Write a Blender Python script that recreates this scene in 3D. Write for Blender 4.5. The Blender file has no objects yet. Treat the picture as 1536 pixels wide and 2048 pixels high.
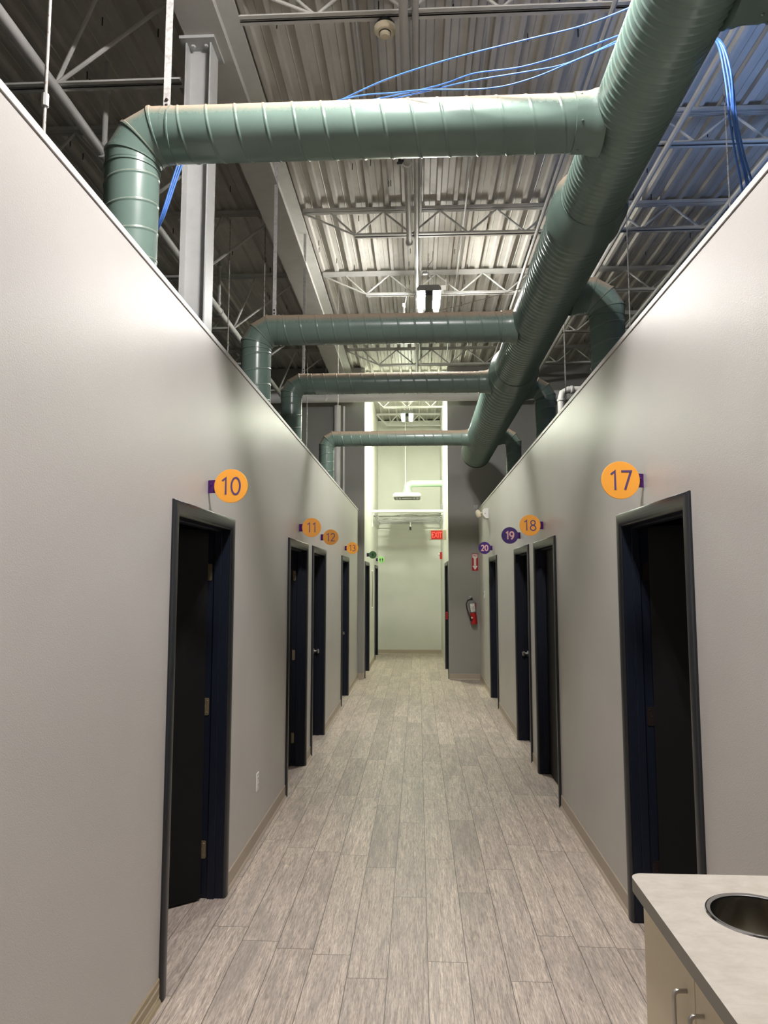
import bpy, math, random
from math import sin, cos, pi, radians, floor
from mathutils import Vector, Matrix
random.seed(7)
SC = bpy.context.scene
COL = SC.collection

# ------------------------------------------------------------------ materials
def new_mat(name, color=(.5,.5,.5), rough=.5, metal=0.0, spec=.5):
    m = bpy.data.materials.new(name); m.use_nodes = True
    b = m.node_tree.nodes['Principled BSDF']
    b.inputs['Base Color'].default_value = (*color, 1)
    b.inputs['Roughness'].default_value = rough
    b.inputs['Metallic'].default_value = metal
    b.inputs['Specular IOR Level'].default_value = spec
    return m
def N(m, t, **kw):
    n = m.node_tree.nodes.new(t)
    for k, v in kw.items(): setattr(n, k, v)
    return n
def lk(m, a, b): m.node_tree.links.new(a, b)
def bsdf(m): return m.node_tree.nodes['Principled BSDF']
def mathn(m, op, a, b=None):
    n = N(m, 'ShaderNodeMath', operation=op)
    for i, v in enumerate((a, b)):
        if v is None: continue
        if isinstance(v, (int, float)): n.inputs[i].default_value = v
        else: lk(m, v, n.inputs[i])
    return n.outputs[0]
def mixc(m, fac, a, b, mode='MIX'):
    n = N(m, 'ShaderNodeMix', data_type='RGBA', blend_type=mode)
    for i, v in ((0, fac), (6, a), (7, b)):
        if isinstance(v, (int, float)): n.inputs[i].default_value = v
        elif isinstance(v, tuple): n.inputs[i].default_value = (*v, 1)
        else: lk(m, v, n.inputs[i])
    return n.outputs[2]
def ramp(m, fac, stops):
    n = N(m, 'ShaderNodeValToRGB'); e = n.color_ramp.elements
    while len(e) < len(stops): e.new(.5)
    for i, (p, c) in enumerate(stops):
        e[i].position = p; e[i].color = (*c, 1) if len(c) == 3 else c
    lk(m, fac, n.inputs[0]); return n.outputs[0]
def noise(m, vec, scale, detail=3, rough=.5, dist=0):
    n = N(m, 'ShaderNodeTexNoise'); n.inputs['Scale'].default_value = scale
    n.inputs['Detail'].default_value = detail; n.inputs['Roughness'].default_value = rough
    n.inputs['Distortion'].default_value = dist
    if vec is not None: lk(m, vec, n.inputs['Vector'])
    return n.outputs['Fac']
def objco(m): return N(m, 'ShaderNodeTexCoord').outputs['Object']
def mapping(m, vec, scale):
    n = N(m, 'ShaderNodeMapping'); n.inputs['Scale'].default_value = scale
    lk(m, vec, n.inputs['Vector']); return n.outputs[0]
def bump(m, h, strength=.1, dist=.001):
    n = N(m, 'ShaderNodeBump'); n.inputs['Strength'].default_value = strength
    n.inputs['Distance'].default_value = dist
    lk(m, h, n.inputs['Height']); lk(m, n.outputs[0], bsdf(m).inputs['Normal'])

def wall_material(name, color, rough, bs):
    m = new_mat(name, color, rough)
    co = objco(m)
    n1 = noise(m, co, 1.3, 3)
    c = ramp(m, n1, [(.3, tuple(x*.96 for x in color)), (.7, tuple(min(1, x*1.04) for x in color))])
    lk(m, c, bsdf(m).inputs['Base Color'])
    bump(m, noise(m, co, 260, 2, .6), bs, .0022)
    bsdf(m).inputs['Specular IOR Level'].default_value = .42
    return m
M = {}
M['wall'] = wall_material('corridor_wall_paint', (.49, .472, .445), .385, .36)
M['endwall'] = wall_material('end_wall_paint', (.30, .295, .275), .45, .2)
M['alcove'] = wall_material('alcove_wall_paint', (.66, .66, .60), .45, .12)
M['trim'] = new_mat('white_trim_paint', (.62, .61, .58), .45)
M['base'] = new_mat('vinyl_base', (.42, .355, .28), .5)
M['baseold'] = new_mat('worn_vinyl_base', (.42, .355, .26), .5)
_m = M['baseold']; _s = N(_m, 'ShaderNodeSeparateXYZ'); lk(_m, objco(_m), _s.inputs[0])
_w = mathn(_m, 'ADD', mathn(_m, 'MULTIPLY', _s.outputs[2], 165), mathn(_m, 'MULTIPLY', noise(_m, mapping(_m, objco(_m), (1, 5, 3)), 1), 6))
lk(_m, ramp(_m, mathn(_m, 'SINE', _w), [(.55, (.33, .27, .17)), (.8, (.62, .55, .42))]), bsdf(_m).inputs['Base Color'])
M['gap'] = new_mat('dark_gap', (.03, .028, .025), .8)

# galvanised duct painted sage green, dust settled on upward faces
def duct_material(name, color):
    m = new_mat(name, color, .38)
    g = N(m, 'ShaderNodeNewGeometry'); s = N(m, 'ShaderNodeSeparateXYZ'); lk(m, g.outputs['Normal'], s.inputs[0])
    co = objco(m)
    n = noise(m, co, 60, 4, .7)
    up = mathn(m, 'ADD', s.outputs[2], mathn(m, 'MULTIPLY', mathn(m, 'SUBTRACT', n, .5), .6))
    f = ramp(m, up, [(.22, (0, 0, 0)), (.34, (.25, .25, .25)), (.62, (1, 1, 1))])
    n2 = noise(m, co, 5, 3)
    paint = ramp(m, n2, [(.3, tuple(x*.93 for x in color)), (.75, tuple(x*1.05 for x in color))])
    sp = ramp(m, noise(m, co, 75, 2, .5), [(.70, (0, 0, 0)), (.74, (1, 1, 1))])
    paint = mixc(m, mathn(m, 'MULTIPLY', sp, .35), paint, (.10, .08, .06))
    c = mixc(m, f, paint, (.33, .255, .18))
    lk(m, c, bsdf(m).inputs['Base Color'])
    r = mathn(m, 'ADD', mathn(m, 'MULTIPLY', f, .55), .27); lk(m, r, bsdf(m).inputs['Roughness'])
    return m
M['duct'] = duct_material('sage_green_duct_paint', (.128, .186, .156))
M['duct_pale'] = new_mat('pale_green_duct_paint', (.46, .68, .47), .4)
M['duct_end'] = new_mat('duct_end_shade', (.02, .02, .018), .7)

def steel_white(name, color, rust=.0):
    m = new_mat(name, color, .5)
    co = objco(m)
    n = noise(m, co, 6, 4, .6)
    c = ramp(m, n, [(.3, tuple(x*.86 for x in color)), (.7, color)])
    if rust:
        f = ramp(m, noise(m, co, 40, 3, .7), [(.5, (0, 0, 0)), (.62, (1, 1, 1))])
        c = mixc(m, mathn(m, 'MULTIPLY', f, rust), c, (.14, .085, .045))
    lk(m, c, bsdf(m).inputs['Base Color'])
    return m
M['deck'] = steel_white('painted_roof_deck', (.52, .50, .455))
M['steel'] = steel_white('painted_steel', (.56, .555, .52))
M['column'] = steel_white('painted_column', (.47, .475, .46))
M['rod'] = steel_white('rusty_painted_rod', (.42, .40, .36), .8)
M['pipe'] = steel_white('painted_pipe', (.50, .495, .47))
M['pipew'] = new_mat('bright_white_pipe', (.86, .85, .83), .4)
M['strap'] = steel_white('zinc_strap', (.50, .50, .48), .35)
M['casing'] = new_mat('black_casing_paint', (.014, .0155, .019), .34, 0, .6)
M['jamb'] = new_mat('navy_black_jamb_paint', (.005, .008, .018), .5, 0, .35)
M['leaf'] = new_mat('black_door_paint', (.0035, .0035, .004), .55, 0, .22)
M['room'] = new_mat('unlit_room_shade', (.012, .012, .013), .9, 0, .1)  # near-black colour stands in for the lack of light in the rooms
M['brass'] = new_mat('brass', (.42, .35, .22), .4, .8)
M['darkmetal'] = new_mat('dark_metal', (.03, .02, .018), .4, .4)
M['chrome'] = new_mat('brushed_steel', (.52, .51, .49), .3, 1.0)
M['orange'] = new_mat('orange_acrylic', (.87, .37, .042), .45)
M['orange_dim'] = new_mat('amber_acrylic', (.80, .34, .045), .5)
M['purple'] = new_mat('purple_acrylic', (.055, .02, .17), .4)
M['purpleb'] = new_mat('purple_bracket', (.065, .004, .13), .45)
M['numeral'] = new_mat('slate_purple_numeral', (.085, .05, .16), .5)
M['numeral_pink'] = new_mat('pale_pink_numeral', (.85, .50, .45), .5)
M['green_dark'] = new_mat('dark_green_acrylic', (.075, .21, .085), .5)
M['green_light'] = new_mat('light_green_acrylic', (.40, .78, .28), .5)
M['black'] = new_mat('black_plastic', (.012, .012, .012), .45)
M['grey'] = new_mat('grey_plastic', (.20, .20, .195), .5)
M['white'] = new_mat('white_plastic', (.76, .75, .71), .4)
M['cream'] = new_mat('cream_plastic', (.72, .64, .47), .4)
M['red'] = new_mat('red_enamel', (.42, .008, .010), .3)
M['redlit'] = new_mat('red_exit_face', (.75, .03, .02), .5)
M['blue'] = new_mat('blue_cable_jacket', (.07, .20, .62), .4)
M['copper'] = new_mat('grey_cable_jacket', (.25, .25, .23), .5)
M['steelrim'] = new_mat('polished_rim', (.6, .6, .6), .18, 1.0)

def emis(name, color, s):
    m = bpy.data.materials.new(name); m.use_nodes = True; nt = m.node_tree
    nt.nodes.clear(); o = nt.nodes.new('ShaderNodeOutputMaterial'); e = nt.nodes.new('ShaderNodeEmission')
    e.inputs[0].default_value = (*color, 1); e.inputs[1].default_value = s
    nt.links.new(e.outputs[0], o.inputs[0]); return m
M['exitglow'] = emis('exit_letters', (1, .10, .06), 1.6)

# plank floor
def floor_material():
    m = new_mat('greige_plank_floor', (.4, .36, .32), .42)
    s = N(m, 'ShaderNodeSeparateXYZ'); co = objco(m); lk(m, co, s.inputs[0])
    xs = mathn(m, 'DIVIDE', mathn(m, 'SUBTRACT', s.outputs[0], .037), .181)
    colid = mathn(m, 'FLOOR', xs); fx = mathn(m, 'FRACT', xs)
    w1 = N(m, 'ShaderNodeTexWhiteNoise', noise_dimensions='1D'); lk(m, colid, w1.inputs['W'])
    ys = mathn(m, 'ADD', mathn(m, 'DIVIDE', s.outputs[1], 1.22), mathn(m, 'MULTIPLY', w1.outputs['Value'], 3.7))
    rowid = mathn(m, 'FLOOR', ys); fy = mathn(m, 'FRACT', ys)
    cv = N(m, 'ShaderNodeCombineXYZ'); lk(m, colid, cv.inputs[0]); lk(m, rowid, cv.inputs[1])
    w2 = N(m, 'ShaderNodeTexWhiteNoise', noise_dimensions='3D'); lk(m, cv.outputs[0], w2.inputs['Vector'])
    # per-plank offset grain coordinates
    off = N(m, 'ShaderNodeVectorMath', operation='SCALE'); lk(m, w2.outputs['Color'], off.inputs[0]); off.inputs['Scale'].default_value = 40
    ad = N(m, 'ShaderNodeVectorMath', operation='ADD'); lk(m, co, ad.inputs[0]); lk(m, off.outputs[0], ad.inputs[1])
    g1 = noise(m, mapping(m, ad.outputs[0], (26, 2.4, 1)), 1.0, 6, .62, 2.2)
    g2 = noise(m, mapping(m, ad.outputs[0], (130, 5.5, 1)), 1.0, 7, .74, .8)
    g3 = noise(m, mapping(m, ad.outputs[0], (9, 1.3, 1)), 1.0, 4, .6, .8)
    g4 = noise(m, mapping(m, ad.outputs[0], (300, 22, 1)), 1.0, 3, .7, 0)
    base = ramp(m, g1, [(.34, (.215, .175, .148)), (.45, (.355, .305, .265)), (.54, (.465, .405, .355)), (.68, (.60, .535, .475))])
    fine = ramp(m, g2, [(.38, (.17, .145, .128)), (.47, (.40, .345, .30)), (.54, (.52, .455, .40)), (.64, (.70, .635, .575))])
    base = mixc(m, .55, base, fine)
    base = mixc(m, .55, base, ramp(m, g4, [(.38, (.42, .41, .40)), (.5, (1, 1, 1)), (.62, (1.28, 1.27, 1.25))]), 'MULTIPLY')
    tone = ramp(m, w2.outputs['Value'], [(0, (.96, .915, .885)), (.5, (1.16, 1.115, 1.075)), (1, (1.29, 1.25, 1.19))])
    base = mixc(m, 1.0, base, tone, 'MULTIPLY')
    base = mixc(m, mathn(m, 'MULTIPLY', ramp(m, g3, [(.46, (0, 0, 0)), (.7, (1, 1, 1))]), .55), base, (.25, .215, .195))
    ex = mathn(m, 'MINIMUM', fx, mathn(m, 'SUBTRACT', 1, fx)); ey = mathn(m, 'MINIMUM', fy, mathn(m, 'SUBTRACT', 1, fy))
    jx = mathn(m, 'LESS_THAN', ex, .011); jy = mathn(m, 'LESS_THAN', ey, .0016)
    j = mathn(m, 'MAXIMUM', jx, jy)
    base = mixc(m, mathn(m, 'MULTIPLY', j, .85), base, (.075, .058, .045))
    lk(m, base, bsdf(m).inputs['Base Color'])
    lk(m, mathn(m, 'ADD', mathn(m, 'MULTIPLY', g2, .22), .34), bsdf(m).inputs['Roughness'])
    bump(m, mathn(m, 'SUBTRACT', g2, mathn(m, 'MULTIPLY', j, 1.5)), .12, .002)
    return m
M['floor'] = floor_material()
def laminate():
    m = new_mat('cream_stone_laminate', (.6, .57, .5), .42); co = objco(m)
    n = noise(m, mapping(m, co, (1, 1.6, 1)), 16, 9, .68, .3)
    lk(m, ramp(m, n, [(.33, (.44, .405, .345)), (.5, (.50, .465, .40)), (.68, (.55, .52, .46))]), bsdf(m).inputs['Base Color'])
    return m
M['laminate'] = laminate()
M['edge'] = new_mat('grey_edge_band', (.21, .195, .165), .5)
M['cab'] = new_mat('cabinet_cream', (.68, .60, .44), .5)
M['cabgap'] = new_mat('cabinet_inside', (.10, .08, .05), .7)

# ------------------------------------------------------------------ mesh helper
class MB:
    def __init__(self): self.v = []; self.f = []; self.mi = []; self.cur = 0
    def add(self, vs, fs):
        b = len(self.v); self.v += [tuple(p) for p in vs]
        self.f += [tuple(i+b for i in f) for f in fs]; self.mi += [self.cur]*len(fs); return self
    def box(self, x0, x1, y0, y1, z0, z1, mat=None):
        x0, x1 = min(x0, x1), max(x0, x1); y0, y1 = min(y0, y1), max(y0, y1); z0, z1 = min(z0, z1), max(z0, z1)
        vs = [(x, y, z) for z in (z0, z1) for y in (y0, y1) for x in (x0, x1)]
        if mat is not None: vs = [mat @ Vector(p) for p in vs]
        return self.add(vs, [(0, 2, 3, 1), (4, 5, 7, 6), (0, 1, 5, 4), (2, 6, 7, 3), (0, 4, 6, 2), (1, 3, 7, 5)])
    def tube(self, pts, r, n=10, caps=True):
        pts = [Vector(p) for p in pts]; rings = []; prev = None
        for i, p in enumerate(pts):
            t = (pts[min(i+1, len(pts)-1)] - pts[max(i-1, 0)]).normalized()
            if prev is None:
                u = t.cross(Vector((0, 0, 1)))
                if u.length < .1: u = t.cross(Vector((0, 1, 0)))
            else: u = prev - t*prev.dot(t)
            u.normalize(); w = t.cross(u); prev = u
            rr = r[i] if isinstance(r, (list, tuple)) else r
            rings.append([p + u*rr*cos(2*pi*k/n) + w*rr*sin(2*pi*k/n) for k in range(n)])
        return self.rings(rings, caps)
    def rings(self, rings, caps=True, closed=False):
        n = len(rings[0]); vs = [p for r in rings for p in r]; fs = []
        for i in range(len(rings)-1):
            for k in range(n): fs.append((i*n+k, i*n+(k+1) % n, (i+1)*n+(k+1) % n, (i+1)*n+k))
        if closed:
            i = len(rings)-1
            for k in range(n): fs.append((i*n+k, i*n+(k+1) % n, (k+1) % n, k))
        elif caps: fs += [tuple(range(n))[::-1], tuple(range((len(rings)-1)*n, len(rings)*n))]
        return self.add(vs, fs)
    def lathe(self, o, axis, prof, n=32):
        """prof: list of (distance along axis, radius)"""
        a = Vector(axis).normalized(); u = a.cross(Vector((0, 0, 1)))
        if u.length < .1: u = a.cross(Vector((0, 1, 0)))
        u.normalize(); w = a.cross(u); o = Vector(o)
        return self.rings([[o + a*s + (u*cos(2*pi*k/n) + w*sin(2*pi*k/n))*r for k in range(n)] for s, r in prof], True)
    def prism(self, poly, d0, d1, f):
        """poly of (a,b); f(a,b,d)->xyz"""
        n = len(poly)
        vs = [f(a, b, d0) for a, b in poly] + [f(a, b, d1) for a, b in poly]
        fs = [tuple(range(n))[::-1], tuple(range(n, 2*n))] + [(k, (k+1) % n, n+(k+1) % n, n+k) for k in range(n)]
        return self.add(vs, fs)
    def build(self, name, mats, parent=None, smooth=None, bevel=0, **props):
        me = bpy.data.meshes.new(name)
        me.from_pydata(self.v, [], self.f)
        if not isinstance(mats, (list, tuple)): mats = [mats]
        for m in mats: me.materials.append(M[m] if isinstance(m, str) else m)
        me.polygons.foreach_set('material_index', self.mi)
        me.validate(); me.update()
        import bmesh
        bm = bmesh.new(); bm.from_mesh(me); bmesh.ops.recalc_face_normals(bm, faces=bm.faces); bm.to_mesh(me); bm.free()
        if smooth:
            me.polygons.foreach_set('use_smooth', [True]*len(me.polygons)); me.set_sharp_from_angle(angle=radians(smooth))
        o = bpy.data.objects.new(name, me); COL.objects.link(o)
        if bevel:
            b = o.modifiers.new('bevel', 'BEVEL'); b.width = bevel; b.segments = 2; b.limit_method = 'ANGLE'
        if parent: put(o, parent)
        for k, v in props.items(): o[k] = v
        return o
def put(o, parent):
    o.parent = parent
    mw = Matrix.Translation(parent.location) @ parent.rotation_euler.to_matrix().to_4x4()
    p = parent.parent
    while p: mw = (Matrix.Translation(p.location) @ p.rotation_euler.to_matrix().to_4x4()) @ mw; p = p.parent
    o.matrix_parent_inverse = mw.inverted() if parent.type == 'EMPTY' or parent.location.length else Matrix()
def thing(name, loc, label=None, cat=None, group=None, kind=None):
    o = bpy.data.objects.new(name, None); COL.objects.link(o); o.location = loc; o.empty_display_size = .1
    if label: o['label'] = label
    if cat: o['category'] = cat
    if group: o['group'] = group
    if kind: o['kind'] = kind
    return o
S = dict(kind='structure')

def text_mesh(s, size, off=0.0, ext=.0008, sx=1.0):
    cu = bpy.data.curves.new('t', 'FONT'); cu.body = s; cu.size = size; cu.align_x = 'CENTER'; cu.align_y = 'CENTER'
    cu.offset = off; cu.extrude = ext
    o = bpy.data.objects.new('t', cu); COL.objects.link(o); bpy.context.view_layer.update()
    me = bpy.data.meshes.new_from_object(o.evaluated_get(bpy.context.evaluated_depsgraph_get()))
    bpy.data.objects.remove(o)
    xs = [v.co.x for v in me.vertices]; ys = [v.co.y for v in me.vertices]
    cx, cy = (min(xs)+max(xs))/2, (min(ys)+max(ys))/2
    for v in me.vertices: v.co.x = (v.co.x-cx)*sx; v.co.y -= cy
    return me
def text_obj(name, s, size, mat, parent, loc, rot, off=0.0, sx=1.0):
    me = text_mesh(s, size, off, sx=sx); me.materials.clear(); me.materials.append(M[mat]); me.name = name
    me.transform(Matrix.Translation(Vector(loc)) @ rot)
    o = bpy.data.objects.new(name, me); COL.objects.link(o); put(o, parent); return o
FACE_NEG_Y = Matrix.Rotation(pi/2, 4, 'X')       # text plane facing -Y

# ------------------------------------------------------------------ dimensions
XL, XR, HW, TW = -1.09, 1.105, 3.06, .13
YE, YB, DK = 12.92, 17.36, 5.72
AL, AR = -.975, .555
LD = [3.09, 5.92, 7.28, 10.09]; RD = [2.91, 5.75, 7.12, 9.99]
DW, DH = 1.05, 2.115

# ------------------------------------------------------------------ floor, deck
MB().box(-7, 7, -4.2, YB+.1, -.1, 0).build('floor', 'floor', **S)
def deck():
    mb = MB(); x = -7.0; P = .18; prof = []
    while x < 7.0:
        prof += [(x, 0), (x+.012, -.042), (x+.050, -.042), (x+.062, 0), (x+.114, 0), (x+.120, -.006), (x+.126, 0)]; x += P
    prof.append((7.0, 0))
    n = len(prof); y0, y1 = -4.2, YB+.1
    vs = [(a, y0, DK+.042+b) for a, b in prof] + [(a, y1, DK+.042+b) for a, b in prof]
    fs = [(i, i+1, n+i+1, n+i) for i in range(n-1)]
    b = len(vs); vs += [(-7, y0, DK+.1), (7, y0, DK+.1), (7, y1, DK+.1), (-7, y1, DK+.1)]; fs.append((b, b+1, b+2, b+3))
    mb.add(vs, fs); return mb
DECK = deck().build('ceiling', 'deck', **S)
mb = MB()
for i in range(230):
    x = floor(random.uniform(-4, 4.5)/.18)*.18 + .02 + random.choice((.065, .085)); y = random.uniform(3.8, 12.6)
    mb.box(x-.0035, x+.0035, y-.0035, y+.0035, DK-.02, DK+.045)
mb.build('roof_screw', 'black', DECK, kind='stuff')

# ------------------------------------------------------------------ side walls with door openings
def side_wall(name, x_in, x_out, doors, y0, y1):
    mb = MB(); ys = y0
    for d in doors:
        a, b = d+.05, d+DW-.05
        mb.box(x_in, x_out, ys, a, 0, HW-.032)
        mb.box(x_in, x_out, a, b, DH-.05, HW-.032); ys = b
    mb.box(x_in, x_out, ys, y1, 0, HW-.032)
    return mb.build(name, 'wall', **S)
WL = side_wall('wall_left', XL, XL-TW, LD, -1.5, YE)
WR = side_wall('wall_right', XR, XR+TW, RD, -1.5, YE)
MB().box(XL+.004, XL-TW-.004, -1.5, YE, HW-.026, HW).build('trim_1', 'trim', bevel=.002, **S)
MB().box(XR-.004, XR+TW+.004, -1.5, YE, HW-.026, HW).build('trim_2', 'trim', bevel=.002, **S)
MB().box(XL-.004, XL-TW+.004, -1.5, YE, HW-.032, HW-.026).build('trim_3', 'gap', **S)
MB().box(XR+.004, XR+TW-.004, -1.5, YE, HW-.032, HW-.026).build('trim_4', 'gap', **S)

# cross wall closing the corridor, with the opening to the tall alcove
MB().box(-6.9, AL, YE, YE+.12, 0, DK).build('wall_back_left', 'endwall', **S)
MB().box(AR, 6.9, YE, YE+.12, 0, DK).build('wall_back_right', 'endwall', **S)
def alc_wall(name, xi, xo, drs):
    mb = MB(); ys = YE+.12
    for a, b in drs:
        mb.box(xi, xo, ys, a+.05, 0, DH-.05); ys = b-.05
    mb.box(xi, xo, ys, YB, 0, DH-.05); mb.box(xi, xo, YE+.12, YB, DH-.05, DK)
    return mb.build(name, 'alcove', **S)
alc_wall('wall_alcove_left', AL, AL-.12, [(13.0, 14.15), (16.0, 17.15)])
alc_wall('wall_alcove_right', AR, AR+.12, [(13.0, 14.55)])
# alcove coloured returns of the opening
MB().box(AL+.002, AL-.001, YE-.001, YE+.12, 0, DK).build('trim_5', 'alcove', **S)
MB().box(AR-.002, AR+.001, YE-.001, YE+.12, 0, DK).build('trim_6', 'alcove', **S)
MB().box(AL-.12, AR+.12, YB, YB+.1, 0, DK).build('wall_alcove_back', 'alcove', **S)
# outer building shell
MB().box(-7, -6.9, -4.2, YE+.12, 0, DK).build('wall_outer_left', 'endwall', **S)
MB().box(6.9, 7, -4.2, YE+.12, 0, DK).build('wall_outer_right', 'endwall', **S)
MB().box(-7, 7, -4.3, -4.2, 0, DK).build('wall_front', 'wall', **S)
# the small rooms beside the corridor: lining coloured near black as unlit shade, and a lid over them
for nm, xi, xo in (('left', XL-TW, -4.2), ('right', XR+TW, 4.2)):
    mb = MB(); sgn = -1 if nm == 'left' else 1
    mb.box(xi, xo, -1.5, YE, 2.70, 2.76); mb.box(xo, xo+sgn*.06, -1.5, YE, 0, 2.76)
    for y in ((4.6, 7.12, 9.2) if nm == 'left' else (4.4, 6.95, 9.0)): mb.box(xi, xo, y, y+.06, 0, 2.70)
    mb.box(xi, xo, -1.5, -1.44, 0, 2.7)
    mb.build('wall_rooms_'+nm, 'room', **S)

# baseboards
def baseboard(name, x, sgn, doors, y0, y1, mat='base'):
    mb = MB(); ys = y0
    prof = [(0, 0), (.016, 0), (.012, .012), (.006, .02), (.005, .095), (0, .102)]
    def seg(a, b):
        if b-a < .02: return
        mb.prism(prof, a, b, lambda p, q, d: (x + sgn*p, d, q))
    for d in doors: seg(ys, d); ys = d+DW
    seg(ys, y1)
    return mb.build(name, mat, **S)
baseboard('baseboard_left', XL, 1, LD[1:], LD[0]+DW, YE)
baseboard('baseboard_left_near', XL, 1, [], -1.5, LD[0], 'baseold')
baseboard('baseboard_right', XR, -1, RD, -1.5, YE)
MB().prism([(0, 0), (.014, 0), (.006, .02), (.005, .10), (0, .105)], XL, AL, lambda p, q, d: (d, YE-p, q)).build('baseboard_end_left', 'base', **S)
MB().prism([(0, 0), (.014, 0), (.006, .02), (.005, .10), (0, .105)], AR, XR, lambda p, q, d: (d, YE-p, q)).build('baseboard_end_right', 'base', **S)
MB().prism([(0, 0), (.014, 0), (.006, .02), (.005, .10), (0, .105)], AL, AR, lambda p, q, d: (d, YB-p, q)).build('baseboard_alcove', 'base', **S)
MB().prism([(0, 0), (.014, 0), (.006, .02), (.005, .10), (0, .105)], 14.12, 16.06, lambda p, q, d: (AL+p, d, q)).build('baseboard_alcove_left', 'base', **S)

# ------------------------------------------------------------------ doors
def door(idx, x, s, y0, w, leaf_mode, hinge_mat='brass', angle=52, knob=None, hinge_end='far', recess=.085):
    """x wall face, s = +1 corridor lies to +x (left wall) / -1. leaf_mode open/closed"""
    root = thing('door_%d' % idx, (x, y0+w/2, 0), kind='structure')
    y1 = y0+w; cw = .07; ct = .018
    X = lambda d: x + s*d            # d>0 towards corridor
    prof = [(0, 0), (0, ct*.45), (.004, ct*.72), (.012, ct*.92), (.024, ct), (.040, ct*.98), (.054, ct*.85), (.064, ct*.62), (cw, ct*.3), (cw, 0)]
    mb = MB()
    # mitred casing: two legs and a head
    n = len(prof); path = [(y0, 0, 1, 0), (y0, DH, 1, -1), (y1, DH, -1, -1), (y1, 0, -1, 0)]
    rings = []
    for (yy, zz, dy, dz) in path:
        rings.append([(X(t), yy+dy*p, zz+dz*p) for p, t in prof])
    mb.rings(rings, True); mb.build('casing', 'casing', root, smooth=35)
    a, b = y0+.05, y1-.05; jz = DH-.05
    mb = MB()
    for (p, q) in ((a, a+.02), (b-.02, b)): mb.box(X(-.002), X(-TW-.004), p, q, 0, jz)
    mb.box(X(-.002), X(-TW-.004), a, b, jz-.02, jz)
    st0, st1 = -.045, -.085
    mb.box(X(st0), X(st1), a+.02, a+.032, 0, jz-.02); mb.box(X(st0), X(st1), b-.032, b-.02, 0, jz-.02); mb.box(X(st0), X(st1), a+.02, b-.02, jz-.032, jz-.02)
    mb.build('jamb', 'jamb', root, bevel=.002)
    ya, yb = a+.022, b-.022; L = yb-ya-.004
    if leaf_mode == 'none': return root
    if leaf_mode == 'closed':
        lf = MB().box(X(-recess), X(-recess-.04), ya+.001, yb-.001, .012, jz-.023).build('door_leaf', 'leaf', root, bevel=.002)
        if knob:
            kx = yb-.06 if knob == 'far' else ya+.06
            k = MB(); k.lathe((X(-recess), kx, .95), (s, 0, 0), [(0, .032), (.006, .032), (.008, .012), (.03, .012), (.034, .024), (.05, .028), (.06, .018), (.062, .001)], 20)
            k.build('knob', 'chrome', lf, smooth=40)
        return root
    hx = -TW-.004
    piv = Vector((X(hx), yb, 0)); ang = radians(angle)
    # leaf direction: closed = -Y ; opened swings to -s x
    d = Vector((-s*sin(ang), -cos(ang), 0)); nrm = Vector((s*cos(ang), -sin(ang), 0))   # nrm: face that looks to the camera
    m4 = Matrix(((d.x, nrm.x, 0, piv.x), (d.y, nrm.y, 0, piv.y), (0, 0, 1, 0), (0, 0, 0, 1)))
    lf = MB().box(.004, L, 0, .04, .012, jz-.023, m4).build('door_leaf', 'leaf', root, bevel=.0015)
    k = MB(); kc = m4 @ Vector((L-.06, .04, .95)); k.lathe(kc, nrm, [(0, .032), (.006, .032), (.008, .012), (.03, .012), (.034, .024), (.05, .028), (.06, .018), (.062, .001)], 20)
    k.build('knob', 'chrome', lf, smooth=40)
    for z in (.26, 1.04, 1.80):
        h = MB()
        pl = [(-.017, -.048), (.012, -.048), (.017, -.042), (.017, .042), (.012, .048), (-.017, .048)]
        h.prism(pl, 0, .0035, lambda p, q, dd: (X(hx+.018+p), yb+.002-dd, z+q))
        h.tube([(X(hx-.004), yb-.004, z-.05), (X(hx-.004), yb-.004, z+.05)], .006, 10)
        for dz in (-.032, 0, .032): h.lathe((X(hx+.018+(.006 if dz else -.006)), yb-.0015, z+dz), (0, -1, 0), [(0, .004), (.002, .003)], 8)
        h.build('hinge', hinge_mat, root, smooth=35)
    return root
door(1, XL, 1, LD[0], DW, 'open', 'brass', 52)
door(2, XL, 1, LD[1], DW, 'open', 'brass', 62)
door(3, XL, 1, LD[2], DW, 'closed', knob='far', recess=.105)
door(4, XL, 1, LD[3], DW, 'closed', knob='far', recess=.105)
door(5, XR, -1, RD[0], DW, 'open', 'darkmetal', 66)
door(6, XR, -1, RD[1], DW, 'closed', knob='near', recess=.085)
door(7, XR, -1, RD[2], DW, 'closed', knob='far', recess=.105)
door(8, XR, -1, RD[3], DW, 'open', 'darkmetal', 60)
door(9, AL, 1, 13.0, 1.15, 'closed', recess=.09)
door(10, AL, 1, 16.0, 1.15, 'closed', recess=.09)
door(11, AR, -1, 13.0, 1.55, 'closed', recess=.09)

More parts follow.
